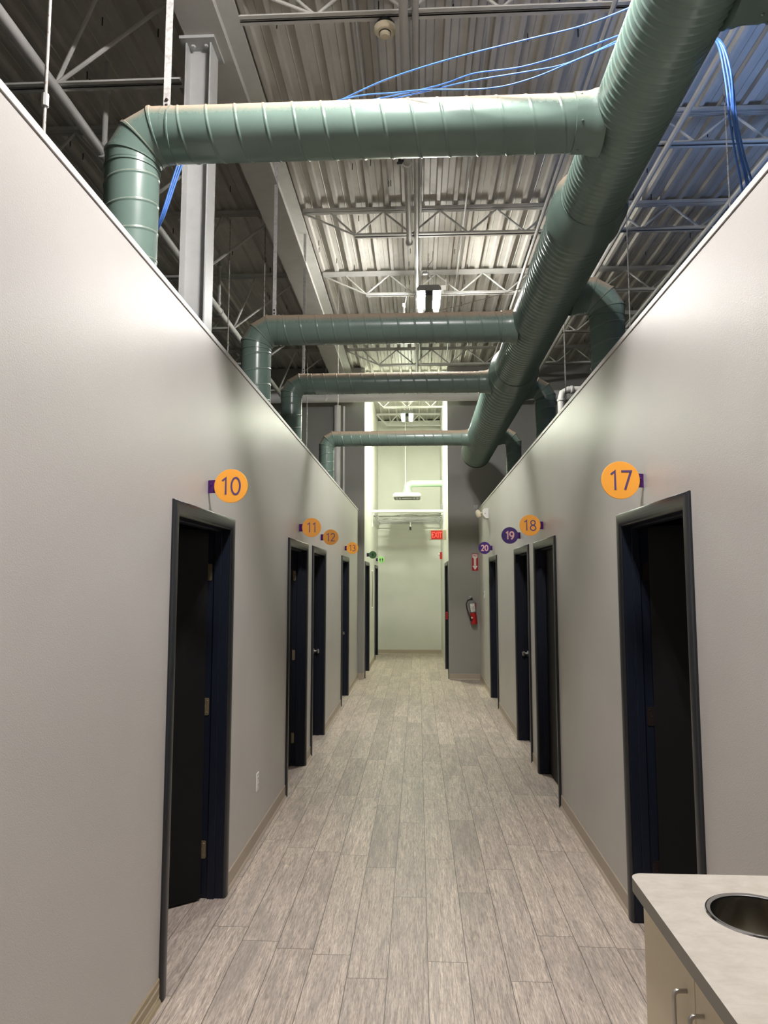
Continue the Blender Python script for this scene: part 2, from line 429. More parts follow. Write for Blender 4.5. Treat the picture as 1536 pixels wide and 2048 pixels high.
# ------------------------------------------------------------------ ducts
def helix_tube(mb, p0, p1, r, pitch, prof, n=40):
    p0, p1 = Vector(p0), Vector(p1); a = (p1-p0); L = a.length; a.normalize()
    u = Vector((0, 0, -1)) if abs(a.z) < .5 else Vector((0, 1, 0)); w = a.cross(u); k = len(prof)
    turns = int(L/pitch)+2; rows = turns*k
    vs = []
    for i in range(-k, rows):
        f, h = prof[i % k]; t = floor(i/k)
        for j in range(n):
            s = min(max((t+f+j/n)*pitch, 0), L); rr = r+h
            vs.append(p0 + a*s + (u*cos(2*pi*j/n) + w*sin(2*pi*j/n))*rr)
    R = rows+k; fs = []
    for i in range(R-1):
        for j in range(n-1): fs.append((i*n+j, i*n+j+1, (i+1)*n+j+1, (i+1)*n+j))
        if i+k+1 < R: fs.append((i*n+n-1, (i+k)*n, (i+k+1)*n, (i+1)*n+n-1))
    # drop degenerate faces at the ends
    good = []
    for f in fs:
        ss = [(vs[q]-p0).dot(a) for q in f]
        if max(ss)-min(ss) > 1e-5: good.append(f)
    mb.add(vs, good)
LOCK = [(0, 0), (.02, 0), (.84, 0), (.86, 0), (.885, .0022), (.915, .0032), (.945, .0022), (.97, 0)]
def ribs(n, h):
    out = []
    for i in range(n):
        b = i/n; out += [(b, 0), (b+.04/n, 0), (b+.62/n, 0), (b+.66/n, 0), (b+.74/n, h*.8), (b+.81/n, h), (b+.88/n, h*.8), (b+.96/n, 0)]
    return out
def lip(mb, c, axis, r, w=.012, h=.005, n=40):
    mb.lathe(c, axis, [(-w, r-.001), (-w*.6, r+h), (w*.6, r+h), (w, r-.001)], n)
MX, MZ = 1.0, 3.915
R1, R2, R3 = .176, .203, .246
SCALLOP = [((i+j/6)/2, .0075*(.5-.5*cos(2*pi*j/6))) for i in range(2) for j in range(6)]
WIDE = [(0, 0), (.05, 0), (.26, 0), (.30, .003), (.34, 0), (.58, 0), (.62, .003), (.66, 0), (.86, 0), (.89, .006), (.92, .0075), (.95, .006), (.98, 0)]
md = thing('supply_duct', (MX, 5, MZ), 'long sage-green round main duct with dense ribs running down the corridor on the right', 'duct')
mb = MB(); helix_tube(mb, (MX, -1.5, MZ), (MX, 3.90, MZ), R1, .127, ribs(3, .0046), 44); mb.build('narrow_section', 'duct', md, smooth=60)
mb = MB(); mb.lathe((MX, 0, MZ), (0, 1, 0), [(3.87, R1-.02), (3.87, R1+.006), (3.89, R1+.008), (3.94, R2+.013), (4.09, R2+.015), (4.10, R2+.019), (4.115, R2+.019), (4.12, R2-.02)], 48); mb.build('reducer_sleeve', 'duct', md, smooth=40)
mb = MB(); helix_tube(mb, (MX, 4.08, MZ), (MX, 7.12, MZ), R2, .127, SCALLOP, 44); mb.build('middle_section', 'duct', md, smooth=60)
mb = MB(); mb.lathe((MX, 0, MZ), (0, 1, 0), [(7.07, R2-.02), (7.07, R2+.010), (7.09, R2+.012), (7.16, R3+.004), (7.20, R3+.006), (7.205, R3+.011), (7.215, R3+.011), (7.22, R3-.02)], 48); mb.build('reducer_sleeve', 'duct', md, smooth=40)
mb = MB(); helix_tube(mb, (MX, 7.19, MZ), (MX, 11.98, MZ), R3, .127, WIDE, 44); mb.build('wide_section', 'duct', md, smooth=60)
mb = MB(); mb.lathe((MX, 0, MZ), (0, 1, 0), [(11.955, R3-.01), (11.955, R3+.008), (12.0, R3+.009), (12.01, R3-.01), (12.012, .001)], 48); mb.build('end_cap', 'duct_end', md, smooth=40)

def branch(y, r, side, label, group, zc=3.90, xr=None, mr=R1):
    s = -1 if side == 'L' else 1
    xr = xr if xr is not None else (-1.372 if side == 'L' else 1.43)
    R = r*1.32; k = 1/cos(radians(15)); n = 40
    root = thing('branch_duct', (xr, y, 2.76), label, 'duct', group)
    O = Vector((xr - s*R, y, zc-R))
    def ring(th, sc, rr):     # th 0 = pointing outward (riser side), 90 = up
        d = Vector((s*cos(th), 0, sin(th)))
        return [O + d*((R + rr*cos(2*pi*q/n))*sc) + Vector((0, 1, 0))*rr*sin(2*pi*q/n) for q in range(n)]
    rg = [ring(0, 1, r+.001)]
    for a in (15, 45, 75):
        for da, e in ((-2.2, .001), (-1.4, .006), (1.4, .006), (2.2, .001)):
            th = radians(a+da); rg.append(ring(th, cos(radians(0))/cos(radians(15-abs(da))), r+e))
    rg.append(ring(pi/2, 1, r+.001))
    MB().rings(rg, False).build('elbow', 'duct', root, smooth=28)
    # riser
    mb = MB(); helix_tube(mb, (xr, y, 2.77), (xr, y, zc-R+.01), r, .137, LOCK, n)
    lip(mb, (xr, y, zc-R-.012), (0, 0, 1), r, .006, .004); mb.build('riser', 'duct', root, smooth=50)
    # run to the main duct
    x0 = xr - s*R; x1 = MX + s*(mr-.03)
    if abs(x1-x0) > .02 and (x1-x0)*(-s) > 0:
        mb = MB(); helix_tube(mb, (x0-s*.0, y, zc), (x1, y, zc), r, .137, LOCK, n)
        lip(mb, (x0-s*.035, y, zc), (1, 0, 0), r, .006, .004); mb.build('pipe', 'duct', root, smooth=50)
    # saddle collar with screws
    mb = MB(); xa = MX + s*(mr-.04)
    mb.lathe((xa, y, zc), (s, 0, 0), [(0, r+.022), (.035, r+.016), (.055, r+.009), (.075, r+.006), (.13, r+.005), (.132, r+.001)], n)
    for q in range(6):
        a = 2*pi*q/6+.5; mb.lathe((xa+s*.105, y+(r+.003)*cos(a), zc+(r+.003)*sin(a)), (0, cos(a), sin(a)), [(0, .006), (.005, .006), (.008, .002)], 8)
    mb.build('collar', 'duct', root, smooth=40)
    return root
G1, G2 = 'branch ducts crossing over the corridor to the left rooms', 'branch ducts dropping into the right rooms'
branch(3.20, .127, 'L', 'nearest and largest-looking green duct crossing the corridor, brightly lit with pale dust on top', G1)
branch(5.85, .127, 'L', 'dark green duct crossing the corridor just in front of the bright ceiling lamp', G1, zc=3.885, mr=R2)
branch(7.54, .113, 'L', 'green duct crossing with brown dusty top, directly above the white cross pipe', G1, zc=3.89, mr=R3)
branch(10.55, .115, 'L', 'farthest thin green duct crossing the corridor in front of the bright alcove', G1, zc=3.89, mr=R3)
branch(2.42, .127, 'R', 'green duct leaving the main duct at the top right corner of the photo', G2, xr=1.45)
branch(5.25, .127, 'R', 'dark green duct bending down behind the right wall halfway along the main duct', G2, mr=R2)
branch(7.85, .113, 'R', 'shadowed green duct bending down beside the white pipe fitting on the right', G2, mr=R3)
branch(10.50, .113, 'R', 'farthest shadowed green elbow duct near the closed end of the main duct', G2, mr=R3)

# hangers of the ducts: flat straps
def strap(x, y, z0, w, label):
    root = thing('hanger_strap', (x, y, z0), label, 'hanger', 'flat straps holding the branch ducts')
    MB().box(x-w/2, x+w/2, y-.002, y+.002, z0-.02, DK).build('strap', 'strap', root)
    mb = MB(); mb.lathe((x, y-.002, z0+.02), (0, -1, 0), [(0, .008), (.006, .008), (.008, .003)], 6); mb.lathe((x, y-.002, z0+.05), (0, -1, 0), [(0, .008), (.006, .008), (.008, .003)], 6)
    mb.build('bolt', 'darkmetal', root)
strap(-1.213, 3.20, 4.035, .034, 'speckled white flat strap rising from the nearest crossing duct')
strap(-1.222, 5.85, 4.015, .030, 'thin grey strap rising from the dark duct in front of the lamp')
strap(-1.242, 7.54, 4.005, .030, 'short rough strap above the dusty-topped crossing duct')

# ------------------------------------------------------------------ roof steel
bx = -1.338
mb = MB()
mb.box(bx-.127, bx+.127, -1.5, YE, 5.20, 5.215); mb.box(bx-.127, bx+.127, -1.5, YE, 5.605, 5.62); mb.box(bx-.005, bx+.005, -1.5, YE, 5.215, 5.605)
mb.build('roof_beam', 'steel', label='wide white steel beam running under the roof on the left side', category='beam')
st = thing('steel_column', (-1.388, 4.25, 0), 'white painted steel column rising behind the left wall to the beam', 'column')
mb = MB(); mb.box(-1.47, -1.461, 4.17, 4.33, 0, 5.18); mb.box(-1.314, -1.305, 4.17, 4.33, 0, 5.18); mb.box(-1.461, -1.314, 4.247, 4.254, 0, 5.18)
mb.build('shaft', 'column', st)
MB().box(-1.50, -1.275, 4.13, 4.37, 5.18, 5.20).build('cap_plate', 'column', st)
mb = MB()
for x in (-1.43, -1.345):
    for y in (4.20, 4.30): mb.lathe((x, y, 5.18), (0, 0, -1), [(0, .016), (.012, .016), (.014, .006)], 6)
mb.build('bolt', 'column', st)

ORD = ['first', 'second', 'third', 'fourth', 'fifth', 'sixth', 'seventh', 'eighth']
def chord(mb, x0, x1, y, z, up):
    """pair of angles, legs down/up"""
    for s in (-1, 1):
        mb.box(x0, x1, y+s*.008, y+s*.042, z, z+.005)
        mb.box(x0, x1, y+s*.008, y+s*.013, z-.035 if up else z, z if up else z+.035)
def joist(y, x0, x1, zt, zb, panel, lead, label, group, s):
    root = thing('roof_joist', ((x0+x1)/2, y, zb), label, 'roof joist', group)
    mb = MB(); chord(mb, x0, x1, y, zt, True); mb.box(x0, x1, y-.042, y-.037, zt-.028, zt); mb.box(x0, x1, y+.037, y+.042, zt-.028, zt); mb.build('top_chord', 'steel', root)
    st0 = x0 if s > 0 else x1
    mb = MB(); b0 = x0+lead if s > 0 else x1-lead
    e = x1 if s > 0 else x0
    c0 = b0
    if y < 4.5: c0 = st0 + s*.06
    chord(mb, min(c0, e), max(c0, e), y, zb, False); mb.build('bottom_chord', 'steel', root)
    mb = MB(); r = .011 if panel < 1 else .014
    st_ = x0 if s > 0 else x1
    mb.tube([(st_, y, zt-.03), (b0, y, zb+.02)], r, 8)
    x = b0; pts = [(b0 - s*panel*(.45 if panel < 1 else .22), y, zt-.03), (b0, y, zb+.02)]; up = True
    while True:
        x += s*panel/2
        if (x-e)*s > 0: break
        pts.append((x, y, zt-.03 if up else zb+.02)); up = not up
    for a, b in zip(pts, pts[1:]): mb.tube([a, b], r, 8)
    mb.build('web', 'steel', root, smooth=40)
GR, GL, GA = 'roof joists over the corridor', 'deep roof joists left of the beam', 'roof joists in the alcove'
JY = [4.27, 5.76, 7.23, 8.80, 10.30, 11.80]
for i, y in enumerate(JY):
    joist(y, -1.21, 6.4, 5.705, 5.40, .60, .56, '%s open-web white roof joist crossing the corridor, counted from the camera' % ORD[i], GR, 1)
    joist(y, -6.6, -1.465, 5.705, 4.98, 1.25, .9, '%s deep open-web joist left of the beam, counted from the camera' % ORD[i], GL, -1)
for i, y in enumerate([13.35, 14.77, 16.58]):
    joist(y, AL+.01, AR-.01, 5.705, 5.40, .5, .25, '%s short white joist inside the alcove, counted from its opening' % ORD[i], GA, 1)

# ------------------------------------------------------------------ pipes and rods
def tagm(o, label, cat, group=None):
    o['label'] = label; o['category'] = cat
    if group: o['group'] = group
    return o
def pipe_thing(name, pts, r, mat, label, cat='pipe', group=None, clamps=(), n=16):
    root = thing(name, pts[0], label, cat, group)
    MB().tube(pts, r, n).build('pipe', mat, root, smooth=40)
    if clamps:
        for c, ax in clamps:
            mb = MB(); lip(mb, c, ax, r, .018, .010, 16); mb.build('coupling', mat, root, smooth=40)
    return root
# left water pipe with upright fittings
pipe_thing('sprinkler_pipe', [(-2.35, 1.5, 4.95), (-2.35, 12.8, 4.95)], .036, 'pipe', 'white pipe running high along the left side beyond the beam, nearer the roof', group='sprinkler pipes on the left', clamps=[((-2.35, 4.93, 4.95), (0, 1, 0)), ((-2.35, 8.1, 4.95), (0, 1, 0))])
pipe_thing('sprinkler_pipe', [(-2.62, 1.5, 4.72), (-2.62, 12.8, 4.72)], .030, 'pipe', 'lower duller pipe running parallel below the high left pipe', group='sprinkler pipes on the left')
mb = MB(); 
pr_ = pipe_thing('riser_nipple', [(-2.35, 4.96, 4.99), (-2.35, 4.96, 5.69)], .020, 'pipe', 'short white vertical pipe standing on the high left pipe behind the green elbow', clamps=[((-2.35, 4.96, 5.02), (0, 0, 1)), ((-2.35, 4.96, 5.45), (0, 0, 1))])
pipe_thing('riser_nipple', [(-2.35, 8.06, 4.99), (-2.35, 8.06, 5.69)], .018, 'pipe', 'short white vertical pipe standing on the high left pipe behind the column', clamps=[((-2.35, 8.06, 5.03), (0, 0, 1)), ((-2.35, 8.06, 5.5), (0, 0, 1))])
# central sprinkler pipe ending with a cap
sp = pipe_thing('sprinkler_pipe', [(-.075, 1.5, 5.26), (-.075, 7.10, 5.26)], .028, 'pipe', 'white capped pipe under the roof in the middle of the corridor', clamps=[((-.075, 7.10, 5.26), (0, 1, 0)), ((-.075, 5.70, 5.26), (0, 1, 0))])
mb = MB(); mb.tube([(-.075, 5.70, 5.29), (-.135, 5.70, 5.29)], .014, 8); mb.lathe((-.14, 5.70, 5.31), (0, 0, -1), [(0, .012), (.03, .014), (.034, .024), (.04, .024), (.045, .008)], 12); mb.build('sprinkler_head', 'black', sp, smooth=40)
def conduit(pts, r, label): return pipe_thing('conduit', pts, r, 'pipe', label, 'conduit', 'conduits under the roof deck', n=8)
conduit([(0.0, 1.5, 5.365), (0.0, 12.7, 5.365)], .022, 'white conduit under the joists straight beside the capped pipe')
conduit([(.045, 5.9, 5.66), (.045, 12.7, 5.66)], .013, 'thin white conduit between deck ribs above the lamp')
conduit([(1.25, 1.5, 5.36), (1.25, 12.7, 5.36)], .018, 'white conduit above the main duct, left one of the three')
conduit([(1.42, 1.5, 5.36), (1.42, 12.7, 5.36)], .014, 'thin white conduit above the main duct, middle one of the three')
conduit([(2.10, 1.5, 5.37), (2.10, 12.7, 5.37)], .024, 'white conduit over the right rooms, right one of the three')
conduit([(3.0, 1.5, 5.37), (3.0, 10.0, 5.37)], .022, 'white conduit farthest over the right rooms')
conduit([(.52, 2.0, 5.68), (.52, 12.6, 5.68)], .012, 'thin white conduit tight to the deck right of the lamp')
conduit([(-.42, 1.0, 5.68), (-.42, 5.6, 5.68)], .012, 'thin white conduit tight to the deck near the smoke detector')
# white cross pipe before the end wall
cp_ = thing('cross_pipe', (0, 12.62, 5.075), 'thick white horizontal pipe crossing below the third green duct', 'pipe')
MB().tube([(-4.5, 12.62, 5.075), (4.5, 12.62, 5.075)], .088, 24).build('pipe', 'pipew', cp_, smooth=40)
mb = MB(); mb.box(-1.665, -1.635, 12.51, 12.53, 4.985, 5.19); mb.lathe((-1.65, 12.50, 5.02), (0, -1, 0), [(0, .012), (.02, .012)], 8); mb.box(-1.655, -1.645, 12.50, 12.54, 5.1, 5.6); mb.build('pipe_clamp', 'pipew', cp_)
pipe_thing('downpipe', [(-1.475, 12.85, 2.77), (-1.475, 12.85, 4.98)], .062, 'pipew', 'wide white vertical pipe on the end wall below the cross pipe')
pipe_thing('downpipe', [(-1.36, 12.89, 2.77), (-1.36, 12.89, 4.98)], .020, 'pipew', 'slim white vertical pipe beside the wide one on the end wall')
pipe_thing('elbow_fitting', [(1.88, 9.2, 2.77), (1.88, 9.2, 4.12), (1.90, 9.2, 4.20), (1.97, 9.2, 4.24), (6.8, 9.2, 4.24)], .046, 'pipe', 'white pipe elbow turning down behind the right wall', clamps=[((1.88, 9.2, 4.10), (0, 0, 1)), ((2.02, 9.2, 4.24), (1, 0, 0))])

def rod(x, y, z0, label, r=.006, coup=None, z1=DK):
    root = thing('threaded_rod', (x, y, z0), label, 'rod', 'threaded rods hanging from the roof')
    MB().tube([(x, y, z0), (x, y, z1)], r, 8).build('rod', 'rod', root, smooth=50)
    if coup: MB().lathe((x, y, coup), (0, 0, 1), [(0, r*2), (.045, r*2)], 8).build('coupling_nut', 'strap', root, smooth=30)
rod(-1.31, 2.30, 2.77, 'rusty threaded rod with coupling nut at the top left, over the near wall', .0065, 3.42)
rod(-1.66, 7.4, 2.77, 'thin rusty rod right of the column, the right one of two')
rod(-2.05, 7.4, 2.77, 'thin rusty rod right of the column, the left one of two')
rod(-1.75, 11.0, 2.77, 'thin pale rod beside the third green riser', .006, 3.3)
rod(1.50, 7.1, 2.77, 'thin white rod standing between the two right-hand elbows', .006)
rod(1.95, 6.4, 2.77, 'thin rod over the right rooms beside the blue-lit deck', .005)
rod(2.35, 5.2, 2.77, 'faint thin rod hanging far right in the blue light', .005)
rod(-1.05, 9.2, 4.05, 'hair-thin rod hanging in front of the beam toward the second duct', .004)

# cables
def strand(root, pts):
    o = cable(pts, .0045, 'blue', 'x', None, name='strand'); del o['label']; del o['category']; put(o, root)
def cable(pts, r, mat, label, group, sub=6, name='data_cable'):
    P = [Vector(p) for p in pts]; out = []
    Q = [P[0]*2-P[1]] + P + [P[-1]*2-P[-2]]
    for i in range(1, len(Q)-2):
        for k in range(sub):
            t = k/sub; a, b, c, d = Q[i-1:i+3]
            out.append(.5*((2*b)+(c-a)*t+(2*a-5*b+4*c-d)*t*t+(3*b-a-3*c+d)*t**3))
    out.append(P[-1])
    o = MB().tube(out, r, 8).build(name, mat, smooth=60)
    return tagm(o, label, 'cable', group)
GC = 'blue cables resting on the nearest crossing duct'
cable([(-.60, 3.25, 4.04), (-.428, 3.22, 4.045), (-.144, 3.126, 4.097), (.157, 3.032, 4.118), (.482, 2.938, 4.122), (.721, 2.844, 4.105), (.93, 2.75, 4.115)], .0035, 'blue', 'highest blue cable stretching up to the main duct', GC)
cable([(-.3, 3.2, 4.036), (-.015, 3.15, 4.052), (.136, 3.1, 4.05), (.271, 3.05, 4.058), (.478, 3.0, 4.044), (.701, 2.95, 4.07), (.93, 2.9, 4.116)], .0035, 'blue', 'second highest blue cable, slightly wavy', GC)
cable([(-.2, 3.2, 4.036), (.032, 3.15, 4.047), (.25, 3.06, 4.028), (.515, 3.0, 4.022), (.681, 2.96, 4.027), (.93, 2.9, 4.10)], .0035, 'blue', 'third blue cable between the wavy one and the lowest', GC)
cable([(-.45, 3.2, 4.036), (-.264, 3.15, 4.04), (-.097, 3.108, 4.018), (.042, 3.05, 3.985), (.323, 3.0, 3.945), (.507, 2.97, 3.962), (.698, 2.94, 4.018), (.93, 2.9, 4.088)], .0035, 'blue', 'lowest blue cable sagging over the front of the duct', GC)
GB = 'blue cable bundle dropping behind the right wall'
BR = thing('cable_bundle', (1.40, 2.95, 2.78), GB, 'cable')
for i, dx in enumerate((0, .009, .018, .012)):
    strand(BR, [(1.20, 2.95, 4.12), (1.305+dx, 2.95, 4.10), (1.338+dx, 2.95-.01*i, 3.935), (1.352+dx*1.6, 2.95, 3.727), (1.368+dx*2, 2.95, 3.567), (1.39+dx*2.4, 2.95, 3.364), (1.40+dx, 2.95, 2.78)])
GB2 = 'blue cable bundle hanging behind the nearest green elbow'
BLt = thing('cable_bundle', (-1.44, 3.6, 2.78), GB2, 'cable')
for i, dx in enumerate((0, .009, .018)):
    strand(BLt, [(-1.25+dx, 3.62, 4.3), (-1.278+dx*1.5, 3.6, 4.071), (-1.32+dx*1.3, 3.6, 3.915), (-1.375+dx, 3.6, 3.717), (-1.415+dx*.6, 3.6, 3.592), (-1.43+dx, 3.6, 3.4), (-1.44, 3.6, 2.78)])
cable([(-.75, 6.3, 4.01), (-.406, 6.3, 4.16), (.134, 7.0, 4.47), (.687, 7.5, 4.79), (1.195, 8.0, 5.12), (1.6, 8.3, 5.36)], .004, 'rod', 'dusty wire slanting up behind the second crossing duct', 'loose wires near the lamp', name='wire')

# smoke detector under the first joist
sd = thing('smoke_detector', (-.20, 4.33, 5.40), 'round cream smoke detector under the first roof joist', 'smoke detector')
MB().lathe((-.20, 4.33, 5.405), (0, 0, -1), [(0, .055), (.037, .055), (.039, .05)], 24).build('base', 'black', sd, smooth=40)
MB().lathe((-.20, 4.33, 5.366), (0, 0, -1), [(0, .05), (.002, .072), (.022, .072), (.036, .058), (.037, .045)], 32).build('housing', 'cream', sd, smooth=30)
MB().lathe((-.20, 4.33, 5.330), (0, 0, -1), [(0, .040), (.006, .040)], 28).build('slot_ring', 'black', sd, smooth=30)
MB().lathe((-.20, 4.33, 5.324), (0, 0, -1), [(0, .036), (.015, .034), (.022, .026), (.023, .001)], 28).build('sensor_head', 'cream', sd, smooth=30)

# junction boxes near the lamp
jb = thing('junction_box', (.346, 8.74, 5.42), 'small white box with an upright rod on the joist right of the lamp', 'electrical box')
MB().box(.305, .375, 8.72, 8.76, 5.43, 5.49).build('box', 'white', jb, bevel=.004)
for p in ([(.372, 8.74, 5.49), (.372, 8.74, 5.58)], [(.335, 8.74, 5.43), (.335, 8.74, 5.38)]): MB().tube(p, .006, 8).build('conduit_stub', 'white', jb)
jb = thing('junction_box', (-.165, 8.9, 5.30), 'small white pendant box left of the lamp', 'electrical box')
MB().box(-.185, -.145, 8.88, 8.92, 5.28, 5.33).build('box', 'white', jb, bevel=.004)
for p in ([(-.150, 8.9, 5.33), (-.13, 8.84, 5.43)], [(-.165, 8.9, 5.28), (-.165, 8.9, 5.17)]): MB().tube(p, .006, 8).build('conduit_stub', 'white', jb)

# ------------------------------------------------------------------ high-bay lamps
def lamp(x, y, z, label, power, col, s=1.0):
    led = emis('led_panel', col, power)
    root = thing('high_bay_lamp', (x, y, z), label, 'ceiling lamp', 'hanging high-bay lamps')
    w, l = .142*s, .28*s
    mb = MB(); mb.prism([(-w, 0), (-w, .035), (-w+.03, .07), (w-.03, .07), (w, .035), (w, 0)], -l, l, lambda p, q, d: (x+p, y+d, z+q)); mb.build('housing', 'grey', root, bevel=.003)
    MB().box(x-.05*s, x+.05*s, y-l*.7, y+l*.7, z+.07, z+.076).build('added_uplight', emis('added_uplight_glow', col, power*.06), root)  # added glowing strip that brightens the deck right above the lamp
    MB().box(x-.045*s, x+.045*s, y-l, y+l, z-.058, z).build('added_dark_spine', 'black', root)  # added dark block so a dark gap shows between the glowing panels
    for sx in (-1, 1):
        MB().box(x+sx*.095*s-.030*s, x+sx*.095*s+.030*s, y-l+.02, y+l-.02, z-.055, z+.001).build('led_panel', led, root, bevel=.008)
    mb = MB()
    for yy in (-l*.6, l*.6):
        mb.tube([(x, y+yy, z+.07), (x, y, z+.22)], .003, 6)
    k = int((DK-z-.22)/.03)
    for i in range(k):
        zz = z+.22+i*.03
        if i % 2: mb.tube([(x-.006, y, zz), (x-.006, y, zz+.034), (x+.006, y, zz+.034), (x+.006, y, zz)], .0018, 5)
        else: mb.tube([(x, y-.006, zz), (x, y-.006, zz+.034), (x, y+.006, zz+.034), (x, y+.006, zz)], .0018, 5)
    mb.build('chain', 'darkmetal', root)
    mb = MB(); mb.tube([(x+.03, y, z+.06), (x+.055, y, z+.15), (x+.05, y, z+.26), (x+.01, y, z+.32), (x-.03, y, z+.335)], .005, 8)
    mb.tube([(x-.03, y+.01, z+.34), (x-.01, y+.01, z+.42), (x+.05, y, z+.50), (x+.06, y, z+.66)], .004, 8); mb.build('cord', 'grey', root, smooth=60)
    MB().lathe((x-.075, y, z+.335), (1, 0, 0), [(0, .012), (.006, .022), (.05, .022), (.07, .01)], 12).build('plug', 'grey', root, smooth=40)
    return root
lamp(.145, 8.33, 5.14, 'glaring twin-panel lamp hanging in the middle of the corridor above the second duct', 420, (1, .985, .93))
lamp(-.205, 14.05, 5.05, 'glaring twin-panel lamp hanging inside the tall alcove', 760, (.95, 1, .79), .85)
lamp(.13, 2.08, 5.12, 'twin-panel lamp hanging above the camera end of the corridor', 730, (1, .955, .95))

# bluish light from the open space behind the right-hand rooms (a lit area past the wall)
ld = bpy.data.lights.new('blue_area', 'AREA'); ld.shape = 'RECTANGLE'; ld.size = 1.0; ld.size_y = 1.6; ld.energy = 36; ld.color = (.28, .48, 1)
lo = bpy.data.objects.new('blue_area_light', ld); COL.objects.link(lo); ld.spread = radians(125); lo.location = (3.5, 4.4, 2.95); lo.rotation_euler = (pi, radians(6), 0)

# ------------------------------------------------------------------ round number signs
def arcp(cx, cy, rx, ry, a0, a1, n=14): return [(cx+rx*cos(radians(a0+(a1-a0)*i/n)), cy+ry*sin(radians(a0+(a1-a0)*i/n))) for i in range(n+1)]
DIG = {'0': (arcp(.29, .5, .25, .48, 90, 450, 32)[:-1], True, .58), '1': ([(.06, .80), (.27, .97), (.27, .0)], False, .40),
 '2': (arcp(.26, .71, .22, .26, 165, -25, 14) + [(.06, .03), (.52, .03)], False, .56),
 '3': (arcp(.22, .74, .21, .23, 140, -70, 12) + [(.18, .52)] + arcp(.20, .27, .27, .25, 75, -140, 14), False, .52),
 '7': ([(.03, .96), (.52, .96), (.20, .0)], False, .54),
 '8': (arcp(.29, .25, .25, .235, 90, -270, 24)[:-1], True, .58), '9': (arcp(.29, .68, .24, .28, 0, 360, 24) , False, .58)}
def stroke(mb, pts, w, closed, f, t):
    n = len(pts); V = [Vector(p) for p in pts]; rings = []
    for i, p in enumerate(V):
        a = V[(i-1) % n] if closed or i > 0 else None; b = V[(i+1) % n] if closed or i < n-1 else None
        d1 = (p-a).normalized() if a is not None and (p-a).length else None; d2 = (b-p).normalized() if b is not None and (b-p).length else None
        d1 = d1 or d2; d2 = d2 or d1
        n1 = Vector((-d1.y, d1.x)); n2 = Vector((-d2.y, d2.x)); m = (n1+n2)
        m = n1 if m.length < .2 else m.normalized(); k = min(1/max(m.dot(n1), .45), 1.8)
        o = m*(w/2*k); rings.append([f(p.x+o.x, p.y+o.y, 0), f(p.x+o.x, p.y+o.y, t), f(p.x-o.x, p.y-o.y, t), f(p.x-o.x, p.y-o.y, 0)])
    mb.rings(rings, not closed, closed)
def digits(txt, h, w, mat, root, cx, y, cz, gap=.16):
    ws = [DIG[c][2] for c in txt]; tot = sum(ws)+gap*(len(txt)-1); x = -tot/2
    for c, wd in zip(txt, ws):
        mb = MB(); f = lambda p, q, d, x=x: (cx+(x+p)*h, y-d, cz+(q-.5)*h)
        pts, cl, _ = DIG[c]; stroke(mb, pts, w, cl, f, .0012)
        if c == '8': stroke(mb, arcp(.29, .735, .205, .215, -90, 270, 24)[:-1], w, True, f, .0013)
        if c == '9': stroke(mb, [(.53, .66), (.50, .38), (.38, .16), (.22, .0)], w, False, f, .0013)
        mb.build('digit', mat, root); x += wd+gap
def person_icon(mb, cx, cz, h, y, skirt=False):
    f = lambda p, q, d: (cx+p*h, d, cz+q*h)
    mb.prism([(.085*cos(a*pi/6), .41+.085*sin(a*pi/6)) for a in range(12)], y, y-.0015, f)
    if skirt: body = [(-.10, .30), (.10, .30), (.22, -.18), (.09, -.18), (.08, -.5), (-.08, -.5), (-.09, -.18), (-.22, -.18)]
    else: body = [(-.17, .30), (.17, .30), (.17, -.05), (.10, -.05), (.10, -.5), (-.10, -.5), (-.10, -.05), (-.17, -.05)]
    mb.prism(body, y, y-.0015, f)
def sign(txt, x, s, y, z, r, gap, disc, num, label, off=0.0, size=None, icon=None, sx=1.0):
    """s=+1 sticks out from left wall"""
    root = thing('door_sign', (x, y, z), label, 'sign', 'round signs above the doors')
    cx = x + s*(gap+r)
    MB().lathe((cx, y, z), (0, -1, 0), [(0, r-.001), (.001, r), (.006, r), (.007, r-.001)], 64).build('disc', disc, root, smooth=30)
    mb = MB(); n = 8; pts = []
    for i in range(n+1):
        t = i/n; pts.append((x + s*(t*(gap+.02)), y+.006+.014*(1-t)**2))
    h = .034
    poly = [(a, b) for a, b in pts] + [(a, b+.004) for a, b in reversed(pts)]
    mb.prism(poly, z-h, z+h, lambda p, q, d: (p, q, d)); mb.build('bracket', 'purpleb', root, smooth=50)
    MB().lathe((x+s*.018, y+.010, z+.01), (0, -1, 0), [(0, .004), (.004, .004), (.005, .002)], 8).build('screw', 'purpleb', root)
    if txt: digits(txt, r*(1.02 if off < 0 else .92), .105 if off < 0 else .19, num, root, cx, y-.0072, z, .16 if off < 0 else .10)
    if icon:
        mb = MB()
        for k, (dx, sk) in enumerate(icon): person_icon(mb, cx+dx*r, z, r*1.0, y-.0072, sk)
        mb.build('person_symbol', 'black', root)
T = -.0016
sign('10', XL, 1, 3.60, 2.238, .0875, .040, 'orange', 'numeral', 'bright orange round sign reading 10 beside the nearest left door', T, sx=.97)
sign('11', XL, 1, 6.46, 2.238, .0875, .030, 'orange_dim', 'numeral', 'amber round sign reading 11 above the second left door', T)
sign('12', XL, 1, 7.91, 2.238, .0875, .028, 'orange_dim', 'numeral', 'darker amber round sign reading 12 above the third left door', T)
sign('13', XL, 1, 10.55, 2.238, .0875, .028, 'orange', 'numeral', 'small pale orange round sign reading 13 above the farthest left door', T)
sign('17', XR, -1, 3.48, 2.238, .0925, .026, 'orange', 'numeral', 'largest orange round sign reading 17 above the nearest right door', T)
sign('18', XR, -1, 6.29, 2.238, .0925, .026, 'orange', 'numeral', 'orange round sign reading 18 above the second right door', T)
